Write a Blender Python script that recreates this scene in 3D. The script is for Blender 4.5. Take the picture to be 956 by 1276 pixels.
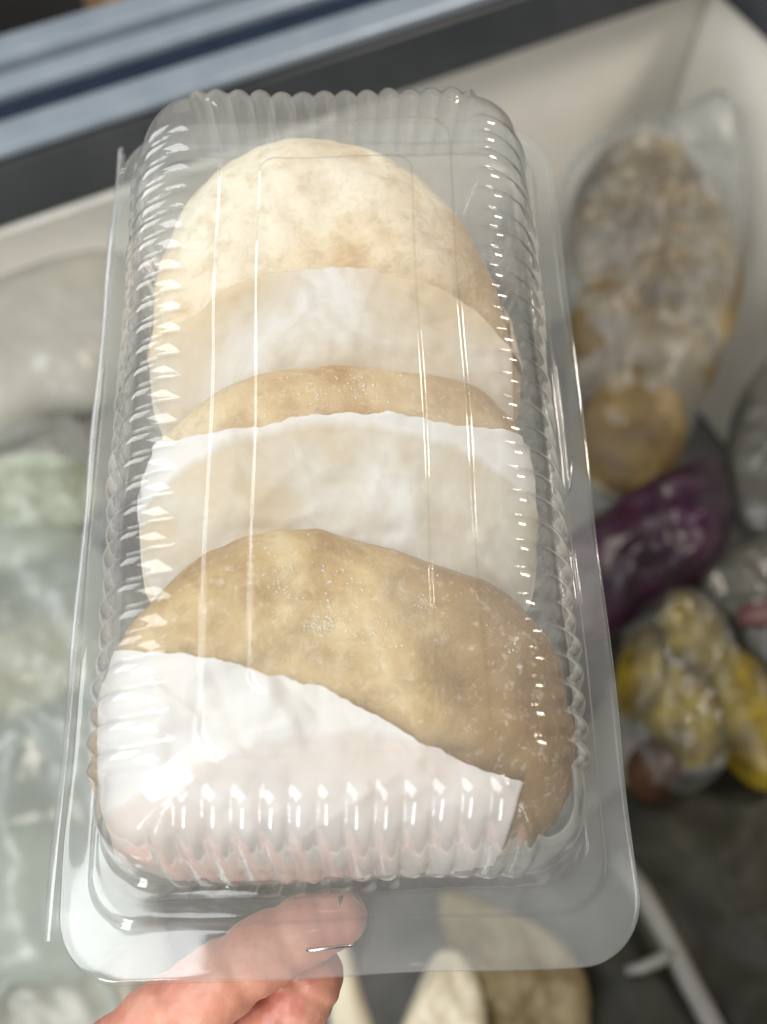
import bpy, math, random
import numpy as np
from mathutils import Matrix, Vector, noise as mnoise

random.seed(7)
scene = bpy.context.scene
for o in list(bpy.data.objects):
    bpy.data.objects.remove(o)
COL = scene.collection

# ------------------------------------------------------------------ camera
CAM_Z = 1.5
PITCH = math.radians(28.0)
cam_d = bpy.data.cameras.new('camera')
cam = bpy.data.objects.new('camera', cam_d)
COL.objects.link(cam)
cam.location = (0, 0, CAM_Z)
cam.rotation_euler = (PITCH, 0, 0)
F = 1200.0                       # focal length in photograph pixels (956 wide)
cam_d.sensor_fit = 'HORIZONTAL'
cam_d.sensor_width = 36
cam_d.lens = 36 * F / 956
cam_d.clip_start = 0.01
cam_d.clip_end = 50
cam_d.dof.use_dof = True
cam_d.dof.focus_distance = 0.215
cam_d.dof.aperture_fstop = 12.0
scene.camera = cam
scene.render.resolution_x = 767
scene.render.resolution_y = 1024
CAM_M = Matrix.Translation((0, 0, CAM_Z)) @ Matrix.Rotation(PITCH, 4, 'X')

# ------------------------------------------------------------------ light
scene.render.engine = 'CYCLES'
scene.cycles.transparent_max_bounces = 20
scene.cycles.max_bounces = 6
world = bpy.data.worlds.new('World')
scene.world = world
world.use_nodes = True
bg = world.node_tree.nodes['Background']
bg.inputs[0].default_value = (1.0, 0.97, 0.92, 1)
bg.inputs[1].default_value = 0.14


def area_light(name, loc, target, size, size_y, power, color):
    d = bpy.data.lights.new(name, 'AREA')
    d.shape = 'RECTANGLE'
    d.size = size
    d.size_y = size_y
    d.energy = power
    d.color = color
    o = bpy.data.objects.new(name, d)
    COL.objects.link(o)
    o.location = loc
    v = Vector(target) - Vector(loc)
    o.rotation_euler = v.to_track_quat('-Z', 'Y').to_euler()
    return o


# ceiling tubes of the shop: a cool one left behind the holder, a warmer one far right
area_light('ceiling_lamp_left', (-0.85, -0.30, 2.70), (-0.05, 0.3, 1.1), 1.0, 1.1, 18, (0.96, 0.985, 1.0))
area_light('glint_light_behind', (-0.60, -1.45, 1.70), (-0.05, 0.1, 1.2), 0.24, 1.3, 14, (0.99, 0.985, 0.98))  # added light behind the holder, shaped for long glints on the end ribs
area_light('glint_light_left', (-1.8, 0.85, 1.95), (-0.05, 0.2, 1.15), 1.1, 1.1, 11, (0.97, 0.99, 1.0))  # added light at left, placed for glints on the side ribs
area_light('warm_lamp_right', (1.1, 0.75, 2.5), (0.25, 0.8, 0.9), 0.3, 0.5, 15, (1.0, 0.90, 0.78))

scene.view_settings.view_transform = 'Standard'
scene.view_settings.look = 'None'
scene.view_settings.exposure = 0.48
scene.view_settings.gamma = 1.0


# ------------------------------------------------------------------ helpers
def tag(o, label=None, cat=None, group=None, kind=None):
    if label:
        o['label'] = label
    if cat:
        o['category'] = cat
    if group:
        o['group'] = group
    if kind:
        o['kind'] = kind
    return o


def mesh_obj(name, verts, faces, mat, parent=None, smooth=True, matrix=None):
    me = bpy.data.meshes.new(name)
    me.from_pydata([tuple(map(float, v)) for v in verts], [], [tuple(map(int, f)) for f in faces])
    me.validate()
    if smooth:
        me.polygons.foreach_set('use_smooth', [True] * len(me.polygons))
    me.materials.append(mat)
    o = bpy.data.objects.new(name, me)
    COL.objects.link(o)
    if parent is not None:
        o.parent = parent
    if matrix is not None:
        o.matrix_world = matrix
    return o


def empty(name, matrix=None, parent=None):
    o = bpy.data.objects.new(name, None)
    COL.objects.link(o)
    o.empty_display_size = 0.02
    if parent is not None:
        o.parent = parent
    if matrix is not None:
        o.matrix_world = matrix
    return o


def grid_faces(nr, nc, wrap=False):
    f = []
    for i in range(nr - 1):
        for j in range(nc if wrap else nc - 1):
            k = (j + 1) % nc
            f.append((i * nc + j, i * nc + k, (i + 1) * nc + k, (i + 1) * nc + j))
    return f


def at(px, py, z):
    """World point on the horizontal plane z that lies behind a photograph pixel."""
    d = CAM_M.to_3x3() @ Vector(((px - 478) / F, (638 - py) / F, -1))
    s = (z - CAM_Z) / d.z
    return Vector((0, 0, CAM_Z)) + d * s


# pose of the clamshell (found from its flange and panel corners), metres
_rx, _ry, _rz = -0.3705, 0.02415, 0.02418
POSE = CAM_M @ Matrix.Translation((-0.01009, 0.01042, -0.24393)) @ Matrix.Rotation(_rz, 4, 'Z') @ \
    Matrix.Rotation(_ry, 4, 'Y') @ Matrix.Rotation(_rx, 4, 'X')
POSE_I = POSE.inverted()
MM = 0.001


def loc(px, py, zmm):
    """Clamshell coordinates (mm) at local height zmm behind a pixel."""
    o = POSE_I @ Vector((0, 0, CAM_Z))
    d = POSE_I.to_3x3() @ (CAM_M.to_3x3() @ Vector(((px - 478) / F, (638 - py) / F, -1)))
    s = (zmm * MM - o.z) / d.z
    p = (o + d * s) * 1000
    return np.array((p.x, p.y))


def fbm(x, y, z, octaves=4):
    return mnoise.fractal(Vector((x, y, z)), 0.9, 2.0, octaves)


# ------------------------------------------------------------------ materials
def new_mat(name):
    m = bpy.data.materials.new(name)
    m.use_nodes = True
    nt = m.node_tree
    nt.nodes.clear()
    out = nt.nodes.new('ShaderNodeOutputMaterial')
    return m, nt, out


def N(nt, t, **kw):
    n = nt.nodes.new(t)
    for k, v in kw.items():
        if k.startswith('_'):
            setattr(n, k[1:], v)
        else:
            n.inputs[k.replace('__', ' ')].default_value = v
    return n


def ramp(nt, stops):
    r = nt.nodes.new('ShaderNodeValToRGB')
    e = r.color_ramp.elements
    while len(e) < len(stops):
        e.new(0.5)
    for i, (p, c) in enumerate(stops):
        e[i].position = p
        e[i].color = c if len(c) == 4 else (*c, 1)
    return r


def plastic_film(name, haze=0.08, tint=(0.97, 0.985, 0.98), rough=0.07, spec=0.06, edge=0.75,
                 haze_col=(0.88, 0.92, 0.93), nscale=60.0, nvar=0.6, bump=0.0, bscale=80, dark=0.5, power=2.4):
    """Thin clear plastic sheet: see-through, glossy towards grazing, a little milky."""
    m, nt, out = new_mat(name)
    L = nt.links.new
    lw = N(nt, 'ShaderNodeLayerWeight', Blend=0.5)
    pw = N(nt, 'ShaderNodeMath', _operation='POWER')
    L(lw.outputs['Facing'], pw.inputs[0])
    pw.inputs[1].default_value = power
    mr = N(nt, 'ShaderNodeMapRange')
    mr.inputs['To Min'].default_value = spec
    mr.inputs['To Max'].default_value = edge
    L(pw.outputs[0], mr.inputs['Value'])
    tr = N(nt, 'ShaderNodeBsdfTransparent')
    tr.inputs[0].default_value = (*tint, 1)
    ab = N(nt, 'ShaderNodeMix', _data_type='RGBA')
    L(pw.outputs[0], ab.inputs[0])
    ab.inputs[6].default_value = (*tint, 1)
    ab.inputs[7].default_value = (*[c * dark for c in tint], 1)
    L(ab.outputs[2], tr.inputs[0])
    gl = N(nt, 'ShaderNodeBsdfGlossy', Roughness=rough)
    gl.inputs['Color'].default_value = (1, 1, 1, 1)
    mx = N(nt, 'ShaderNodeMixShader')
    L(mr.outputs[0], mx.inputs[0])
    L(tr.outputs[0], mx.inputs[1])
    L(gl.outputs[0], mx.inputs[2])
    df = N(nt, 'ShaderNodeBsdfDiffuse')
    df.inputs[0].default_value = (*haze_col, 1)
    tl = N(nt, 'ShaderNodeBsdfTranslucent')
    tl.inputs[0].default_value = (*haze_col, 1)
    dm = N(nt, 'ShaderNodeMixShader')
    dm.inputs[0].default_value = 0.5
    L(df.outputs[0], dm.inputs[1])
    L(tl.outputs[0], dm.inputs[2])
    tc = N(nt, 'ShaderNodeTexCoord')
    nz = N(nt, 'ShaderNodeTexNoise', Scale=nscale, Detail=5.0, Roughness=0.6)
    L(tc.outputs['Object'], nz.inputs['Vector'])
    hz = N(nt, 'ShaderNodeMapRange')
    hz.inputs['From Min'].default_value = 0.3
    hz.inputs['From Max'].default_value = 0.75
    hz.inputs['To Min'].default_value = haze * (1 - nvar)
    hz.inputs['To Max'].default_value = haze * (1 + nvar)
    L(nz.outputs['Fac'], hz.inputs['Value'])
    m2 = N(nt, 'ShaderNodeMixShader')
    L(hz.outputs[0], m2.inputs[0])
    L(mx.outputs[0], m2.inputs[1])
    L(dm.outputs[0], m2.inputs[2])
    if bump:
        nb = N(nt, 'ShaderNodeTexNoise', Scale=bscale, Detail=2.0)
        L(tc.outputs['Object'], nb.inputs['Vector'])
        bp = N(nt, 'ShaderNodeBump', Strength=bump, Distance=0.002)
        L(nb.outputs['Fac'], bp.inputs['Height'])
        L(bp.outputs[0], gl.inputs['Normal'])
    L(m2.outputs[0], out.inputs[0])
    return m


def solid(name, stops, scale=40.0, rough=0.55, bump=0.2, bdist=0.001, bscale=None, sss=0.0, metallic=0.0,
          detail=6.0, spec=0.5, coat=0.0, srad=(0.01, 0.006, 0.003), distort=0.0):
    m, nt, out = new_mat(name)
    L = nt.links.new
    tc = N(nt, 'ShaderNodeTexCoord')
    nz = N(nt, 'ShaderNodeTexNoise', Scale=scale, Detail=detail, Roughness=0.6, Distortion=distort)
    L(tc.outputs['Object'], nz.inputs['Vector'])
    r = ramp(nt, stops)
    L(nz.outputs['Fac'], r.inputs[0])
    p = N(nt, 'ShaderNodeBsdfPrincipled', Roughness=rough, Metallic=metallic)
    p.inputs['Specular IOR Level'].default_value = spec
    p.inputs['Coat Weight'].default_value = coat
    if sss:
        p.inputs['Subsurface Weight'].default_value = sss
        p.inputs['Subsurface Radius'].default_value = srad
        p.inputs['Subsurface Scale'].default_value = 0.5
    L(r.outputs[0], p.inputs['Base Color'])
    if bump:
        nb = N(nt, 'ShaderNodeTexNoise', Scale=bscale or scale * 4, Detail=5.0)
        L(tc.outputs['Object'], nb.inputs['Vector'])
        bp = N(nt, 'ShaderNodeBump', Strength=bump, Distance=bdist)
        L(nb.outputs['Fac'], bp.inputs['Height'])
        L(bp.outputs[0], p.inputs['Normal'])
    L(p.outputs[0], out.inputs[0])
    return m


M_LID = plastic_film('clear_lid_plastic', haze=0.16, rough=0.09, spec=0.05, nscale=30, nvar=0.5, bump=0.12, bscale=55, haze_col=(0.92, 0.92, 0.90))
M_TRAY = plastic_film('clear_tray_plastic', haze=0.10, rough=0.09, spec=0.05, nscale=25, nvar=0.35)
M_HINGE = plastic_film('clear_hinge_plastic', haze=0.22, rough=0.12, spec=0.08)
M_STEEL = solid('galvanised_wire', [(0.3, (0.5, 0.5, 0.5)), (0.7, (0.62, 0.62, 0.62))], rough=0.25, metallic=1.0, bump=0)


def dough_mat(name, base, pale, brown, seed):
    m, nt, out = new_mat(name)
    L = nt.links.new
    tc = N(nt, 'ShaderNodeTexCoord')
    mp = N(nt, 'ShaderNodeMapping')
    mp.inputs['Location'].default_value = (seed, seed * 0.7, 0)
    L(tc.outputs['Object'], mp.inputs['Vector'])
    n1 = N(nt, 'ShaderNodeTexNoise', Scale=24.0, Detail=5.0, Roughness=0.52, Distortion=0.6)
    n2 = N(nt, 'ShaderNodeTexNoise', Scale=150.0, Detail=5.0, Roughness=0.65)
    n3 = N(nt, 'ShaderNodeTexNoise', Scale=420.0, Detail=3.0, Roughness=0.7)
    for n in (n1, n2, n3):
        L(mp.outputs[0], n.inputs['Vector'])
    r1 = ramp(nt, [(0.34, pale), (0.5, base), (0.66, brown)])
    L(n1.outputs['Fac'], r1.inputs[0])
    r2 = ramp(nt, [(0.34, (0.76, 0.69, 0.58)), (0.52, (1, 1, 1)), (0.68, (1.0, 0.99, 0.97))])
    L(n2.outputs['Fac'], r2.inputs[0])
    mul = N(nt, 'ShaderNodeMix', _data_type='RGBA', _blend_type='MULTIPLY')
    mul.inputs[0].default_value = 0.85
    L(r1.outputs[0], mul.inputs[6])
    L(r2.outputs[0], mul.inputs[7])
    sx = N(nt, 'ShaderNodeSeparateXYZ')
    L(tc.outputs['Object'], sx.inputs[0])
    ad = N(nt, 'ShaderNodeMath', _operation='MULTIPLY_ADD')
    L(n1.outputs['Fac'], ad.inputs[0])
    ad.inputs[1].default_value = 0.05
    L(sx.outputs[0], ad.inputs[2])
    br = N(nt, 'ShaderNodeMapRange', _interpolation_type='SMOOTHSTEP')
    br.inputs['From Min'].default_value = 0.03
    br.inputs['From Max'].default_value = 0.066
    br.inputs['To Max'].default_value = 0.85
    L(ad.outputs[0], br.inputs['Value'])
    bm_ = N(nt, 'ShaderNodeMix', _data_type='RGBA')
    L(br.outputs[0], bm_.inputs[0])
    L(mul.outputs[2], bm_.inputs[6])
    bm_.inputs[7].default_value = (*[c * 0.62 for c in brown], 1)
    mul = bm_
    # flour dusting
    r3 = ramp(nt, [(0.56, (0, 0, 0)), (0.7, (1, 1, 1))])
    L(n3.outputs['Fac'], r3.inputs[0])
    fl = N(nt, 'ShaderNodeMix', _data_type='RGBA')
    fm = N(nt, 'ShaderNodeMath', _operation='MULTIPLY')
    fm.inputs[1].default_value = 0.28
    L(r3.outputs[0], fm.inputs[0])
    L(fm.outputs[0], fl.inputs[0])
    L(mul.outputs[2], fl.inputs[6])
    fl.inputs[7].default_value = (0.86, 0.82, 0.74, 1)
    p = N(nt, 'ShaderNodeBsdfPrincipled', Roughness=0.45)
    p.inputs['Specular IOR Level'].default_value = 0.3
    L(fl.outputs[2], p.inputs['Base Color'])
    bp = N(nt, 'ShaderNodeBump', Strength=0.75, Distance=0.0016)
    L(n2.outputs['Fac'], bp.inputs['Height'])
    bp2 = N(nt, 'ShaderNodeBump', Strength=0.25, Distance=0.0005)
    L(n3.outputs['Fac'], bp2.inputs['Height'])
    L(bp.outputs[0], bp2.inputs['Normal'])
    L(bp2.outputs[0], p.inputs['Normal'])
    L(p.outputs[0], out.inputs[0])
    return m


M_DOUGH = [dough_mat('pale_dough', (0.79, 0.63, 0.42), (0.87, 0.79, 0.64), (0.62, 0.41, 0.20), 0.3),
           dough_mat('tan_dough', (0.68, 0.51, 0.29), (0.80, 0.68, 0.47), (0.52, 0.33, 0.14), 1.7),
           dough_mat('browned_dough', (0.57, 0.40, 0.18), (0.76, 0.63, 0.40), (0.35, 0.20, 0.065), 4.1)]


def paper_mat(name, seed, stain=(0.72, 0.64, 0.52), amount=0.5, clear=0.4, cuff=None):
    m, nt, out = new_mat(name)
    L = nt.links.new
    tc = N(nt, 'ShaderNodeTexCoord')
    mp = N(nt, 'ShaderNodeMapping')
    mp.inputs['Location'].default_value = (seed, seed, 0)
    L(tc.outputs['Object'], mp.inputs['Vector'])
    n1 = N(nt, 'ShaderNodeTexNoise', Scale=26.0, Detail=5.0, Roughness=0.55, Distortion=0.5)
    n2 = N(nt, 'ShaderNodeTexNoise', Scale=130.0, Detail=6.0, Distortion=1.0)
    L(mp.outputs[0], n1.inputs['Vector'])
    L(mp.outputs[0], n2.inputs['Vector'])
    r = ramp(nt, [(0.40, (0.90, 0.87, 0.84)), (0.42 + 0.3 * (1 - amount) + 0.06, tuple(0.5 * a + 0.42 for a in stain)), (0.72, stain)])
    L(n1.outputs['Fac'], r.inputs[0])
    stainfac = n1.outputs['Fac']
    if cuff is not None:                      # clean folded cuff above, greasy paper below
        sx = N(nt, 'ShaderNodeSeparateXYZ')
        L(tc.outputs['Object'], sx.inputs[0])
        xx = N(nt, 'ShaderNodeMath', _operation='MULTIPLY')
        L(sx.outputs[0], xx.inputs[0])
        L(sx.outputs[0], xx.inputs[1])
        yy = N(nt, 'ShaderNodeMath', _operation='MULTIPLY_ADD')
        L(xx.outputs[0], yy.inputs[0])
        yy.inputs[1].default_value = 6.0
        L(sx.outputs[1], yy.inputs[2])
        cm = N(nt, 'ShaderNodeMapRange')
        cm.inputs['From Min'].default_value = cuff + 0.002
        cm.inputs['From Max'].default_value = cuff - 0.002
        cm.inputs['To Min'].default_value = -0.25
        cm.inputs['To Max'].default_value = 0.09
        L(yy.outputs[0], cm.inputs['Value'])
        sm_ = N(nt, 'ShaderNodeMath', _operation='ADD')
        L(n1.outputs['Fac'], sm_.inputs[0])
        L(cm.outputs[0], sm_.inputs[1])
        stainfac = sm_.outputs[0]
        nt.links.remove(r.inputs[0].links[0])
        L(stainfac, r.inputs[0])
    p = N(nt, 'ShaderNodeBsdfPrincipled', Roughness=0.6)
    p.inputs['Specular IOR Level'].default_value = 0.25
    L(r.outputs[0], p.inputs['Base Color'])
    bp = N(nt, 'ShaderNodeBump', Strength=0.4, Distance=0.001)
    L(n2.outputs['Fac'], bp.inputs['Height'])
    L(bp.outputs[0], p.inputs['Normal'])
    tl = N(nt, 'ShaderNodeBsdfTranslucent')
    L(r.outputs[0], tl.inputs[0])
    mx = N(nt, 'ShaderNodeMixShader')
    mx.inputs[0].default_value = 0.2
    L(p.outputs[0], mx.inputs[1])
    L(tl.outputs[0], mx.inputs[2])
    tp = N(nt, 'ShaderNodeBsdfTransparent')
    tr = N(nt, 'ShaderNodeMapRange')
    tr.inputs['From Min'].default_value = 0.38
    tr.inputs['From Max'].default_value = 0.62
    tr.inputs['To Min'].default_value = 0.04
    tr.inputs['To Max'].default_value = clear
    L(stainfac, tr.inputs['Value'])
    m3 = N(nt, 'ShaderNodeMixShader')
    L(tr.outputs[0], m3.inputs[0])
    L(mx.outputs[0], m3.inputs[1])
    L(tp.outputs[0], m3.inputs[2])
    L(m3.outputs[0], out.inputs[0])
    return m


M_PAPER = [paper_mat('greaseproof_paper_a', 0.0, (0.82, 0.67, 0.45), 0.95, 0.35, 0.022), paper_mat('greaseproof_paper_b', 0.23, (0.84, 0.70, 0.48), 0.85, 0.3, 0.013),
           paper_mat('greaseproof_paper_c', 0.61, (0.84, 0.71, 0.63), 0.9, 0.10, -0.011)]
M_FROST = plastic_film('ice_crystal', haze=0.9, spec=0.15, rough=0.15, haze_col=(0.97, 0.96, 0.94), nvar=0.1, edge=0.3, dark=0.95)
M_SKIN = solid('skin', [(0.32, (0.52, 0.19, 0.13)), (0.52, (0.64, 0.30, 0.205)), (0.70, (0.54, 0.18, 0.13))], scale=55, rough=0.42,
               bump=0.22, bdist=0.0010, bscale=420, sss=0.25, srad=(0.01, 0.004, 0.002))
M_NAIL = solid('dark_nail_varnish', [(0.3, (0.06, 0.025, 0.03)), (0.7, (0.10, 0.04, 0.05))], rough=0.2, bump=0, coat=0.5)

M_LINER = solid('white_freezer_liner', [(0.3, (0.74, 0.71, 0.63)), (0.7, (0.83, 0.80, 0.73))], scale=9, rough=0.5, bump=0.12, bdist=0.003)
M_FLOOR = solid('shaded_floor', [(0.3, (0.10, 0.10, 0.095)), (0.7, (0.22, 0.22, 0.21))], scale=14, rough=0.6, bump=0.3)  # floor colour darkened to carry the shade inside the freezer
M_RIM = solid('dark_rim_plastic', [(0.3, (0.022, 0.026, 0.03)), (0.7, (0.045, 0.048, 0.05))], scale=8, rough=0.35, bump=0.05)
M_ALU = solid('grey_aluminium_rail', [(0.3, (0.30, 0.36, 0.43)), (0.7, (0.38, 0.44, 0.51))], scale=30, rough=0.38, metallic=0.4, bump=0.05)
M_GROOVE = solid('navy_track_rubber', [(0.3, (0.004, 0.010, 0.026)), (0.7, (0.008, 0.02, 0.045))], scale=30, rough=0.5, bump=0.05)
M_LEDGE = solid('pale_ledge_trim', [(0.3, (0.55, 0.55, 0.50)), (0.7, (0.66, 0.66, 0.62))], scale=30, rough=0.5, bump=0.05)
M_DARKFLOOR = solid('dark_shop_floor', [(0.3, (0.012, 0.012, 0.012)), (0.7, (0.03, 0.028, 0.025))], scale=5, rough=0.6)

# ================================================================== FREEZER
RIM_Z = 0.90
FLOOR_Z = 0.42
A = at(0, 300, RIM_Z)
B = at(880, -2, RIM_Z)
e1 = (B - A); e1.z = 0; e1.normalize()               # along the far rim, to the right
e2 = Vector((e1.y, -e1.x, 0))                        # along the right rim, towards the holder
FR = Matrix(((e1.x, -e2.x, 0, B.x), (e1.y, -e2.y, 0, B.y), (0, 0, 1, 0), (0, 0, 0, 1)))
# freezer frame: origin at the far right rim corner, x runs along the far rim (interior is x<0), -y towards the holder


def bevel_box(name, x0, x1, y0, y1, z0, z1, mat, parent, b=0.003, wav=0):
    bx = bpy.data.meshes.new(name)
    import bmesh
    bm = bmesh.new()
    bmesh.ops.create_cube(bm, size=1)
    for v in bm.verts:
        v.co = Vector(((x0 + x1) / 2 + v.co.x * (x1 - x0), (y0 + y1) / 2 + v.co.y * (y1 - y0), (z0 + z1) / 2 + v.co.z * (z1 - z0)))
    bmesh.ops.bevel(bm, geom=bm.edges[:], offset=b, segments=3, affect='EDGES', profile=0.5)
    bm.to_mesh(bx)
    bm.free()
    bx.polygons.foreach_set('use_smooth', [True] * len(bx.polygons))
    bx.materials.append(mat)
    o = bpy.data.objects.new(name, bx)
    COL.objects.link(o)
    o.parent = parent
    return o


freezer = tag(empty('chest_freezer', FR), 'open chest freezer with white liner, dark rim and grey sliding-lid rails', 'freezer')
LX, LY = 1.35, 0.92          # interior length and width
SB = 0.02                    # liner set back behind the rim
bevel_box('liner_wall', -LX, SB + 0.03, SB, SB + 0.03, FLOOR_Z, RIM_Z - 0.001, M_LINER, freezer)
bevel_box('liner_wall', SB, SB + 0.03, -LY, SB - 0.001, FLOOR_Z, RIM_Z - 0.001, M_LINER, freezer)
bevel_box('liner_wall', -LX, SB + 0.03, -LY - 0.032, -LY - 0.002, FLOOR_Z, RIM_Z - 0.001, M_LINER, freezer)
bevel_box('liner_wall', -LX - 0.032, -LX - 0.002, -LY, SB, FLOOR_Z, RIM_Z - 0.001, M_LINER, freezer)
bevel_box('liner_floor', -LX, SB, -LY, SB, FLOOR_Z - 0.03, FLOOR_Z - 0.002, M_FLOOR, freezer)
# far rim: pale lip, leaning dark band, then the stepped rails of the sliding lid
bevel_box('rim_lip', -LX, -0.40, -0.002, 0.024, RIM_Z, RIM_Z + 0.010, M_LEDGE, freezer, 0.004)


def rim_strip(name, prof, x0, x1, mat, axis='x'):
    v = []
    for x in (x0, x1):
        for (y, z) in prof:
            v.append((x, y, z) if axis == 'x' else (y, x, z))
    n = len(prof)
    f = [(i, (i + 1) % n, n + (i + 1) % n, n + i) for i in range(n)]
    f += [tuple(range(n - 1, -1, -1)), tuple(range(n, 2 * n))]
    import bmesh
    bm = bmesh.new()
    vs = [bm.verts.new(c) for c in v]
    for q in f:
        bm.faces.new([vs[i] for i in q])
    bmesh.ops.recalc_face_normals(bm, faces=bm.faces[:])
    bmesh.ops.bevel(bm, geom=bm.edges[:], offset=0.0025, segments=3, affect='EDGES', profile=0.5)
    me = bpy.data.meshes.new(name)
    bm.to_mesh(me)
    bm.free()
    me.polygons.foreach_set('use_smooth', [True] * len(me.polygons))
    me.materials.append(mat)
    o = bpy.data.objects.new(name, me)
    COL.objects.link(o)
    o.parent = freezer
    return o


Z = RIM_Z
rim_strip('rim_band', [(0.0, Z + 0.011), (0.020, Z + 0.052), (0.075, Z + 0.052), (0.055, Z + 0.011)], -LX, 0.11, M_RIM)
rim_strip('sliding_rail', [(0.024, Z + 0.054), (0.026, Z + 0.062), (0.056, Z + 0.064), (0.056, Z + 0.054)], -LX, 0.11, M_ALU)
rim_strip('track_groove', [(0.0575, Z + 0.053), (0.0575, Z + 0.060), (0.083, Z + 0.060), (0.083, Z + 0.053)], -LX, 0.11, M_GROOVE)
rim_strip('sliding_rail', [(0.0845, Z + 0.054), (0.0845, Z + 0.066), (0.103, Z + 0.070), (0.103, Z + 0.054)], -LX, 0.11, M_ALU)
rim_strip('track_groove', [(0.1045, Z + 0.048), (0.1045, Z + 0.058), (0.112, Z + 0.058), (0.112, Z + 0.048)], -LX, 0.11, M_GROOVE)
rim_strip('sliding_rail', [(0.1135, Z + 0.040), (0.1135, Z + 0.075), (0.142, Z + 0.076), (0.142, Z + 0.040)], -LX, 0.11, M_ALU)
bx_ = tag(empty('cardboard_box', Matrix.Translation((0, 0, 0))), 'brown cardboard box standing behind the freezer at top left', 'box')
q = FR.inverted() @ at(185, 0, 0.70)
bx_.matrix_world = FR @ Matrix.Translation((q.x, q.y + 0.06, 0))
M_CARD = solid('brown_cardboard', [(0.3, (0.26, 0.15, 0.06)), (0.7, (0.34, 0.20, 0.09))], scale=30, rough=0.8)
bevel_box('carton', -0.05, 0.03, -0.06, 0.16, 0.005, 0.70, M_CARD, bx_, 0.002)
bevel_box('flap', -0.049, -0.012, -0.059, 0.159, 0.701, 0.704, M_CARD, bx_, 0.001)
bevel_box('flap', -0.009, 0.029, -0.059, 0.159, 0.701, 0.704, M_CARD, bx_, 0.001)
# right rim
rim_strip('rim_band', [(0.0, Z + 0.011), (0.020, Z + 0.050), (0.11, Z + 0.050), (0.09, Z + 0.011)], -0.002, -LY - 0.03, M_RIM, axis='y')
# outer cabinet and what is behind it
bevel_box('cabinet_side', -LX - 0.05, 0.13, 0.082, 0.14, 0.02, Z + 0.038, M_RIM, freezer, 0.006)
bevel_box('cabinet_side', 0.06, 0.12, -LY - 0.05, 0.088, 0.02, Z + 0.009, M_RIM, freezer, 0.006)
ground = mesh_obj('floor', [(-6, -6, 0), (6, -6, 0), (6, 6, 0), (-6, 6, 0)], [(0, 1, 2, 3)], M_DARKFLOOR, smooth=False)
tag(ground, kind='structure')


# ================================================================== CLAMSHELL
def rounded_ring(hx, hy, r, nx, ny, nc, rt=None):
    """Points of a rounded rectangle, counter-clockwise, fixed counts; returns xy, side id, fraction along side."""
    pts, side, fr = [], [], []
    rt = rt or r
    cx, cy = hx - r, hy - r
    tx, ty = hx - rt, hy - rt
    segs = [('r', (hx, -cy), (hx, ty), ny), ('c', (tx, ty), 0, rt), ('t', (tx, hy), (-tx, hy), nx), ('c', (-tx, ty), 90, rt),
            ('l', (-hx, ty), (-hx, -cy), ny), ('c', (-cx, -cy), 180, r), ('b', (-cx, -hy), (cx, -hy), nx), ('c', (cx, -cy), 270, r)]
    for s in segs:
        if s[0] == 'c':
            for i in range(1, nc):
                a = math.radians(s[2] + 90 * i / nc)
                pts.append((s[1][0] + s[3] * math.cos(a), s[1][1] + s[3] * math.sin(a)))
                side.append(0)
                fr.append(0)
        else:
            for i in range(s[3] + 1):
                t = i / s[3]
                pts.append((s[1][0] * (1 - t) + s[2][0] * t, s[1][1] * (1 - t) + s[2][1] * t))
                side.append({'r': 1, 'l': 1, 't': 2, 'b': 2}[s[0]])
                fr.append(t)
    return np.array(pts), np.array(side), np.array(fr)


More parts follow.
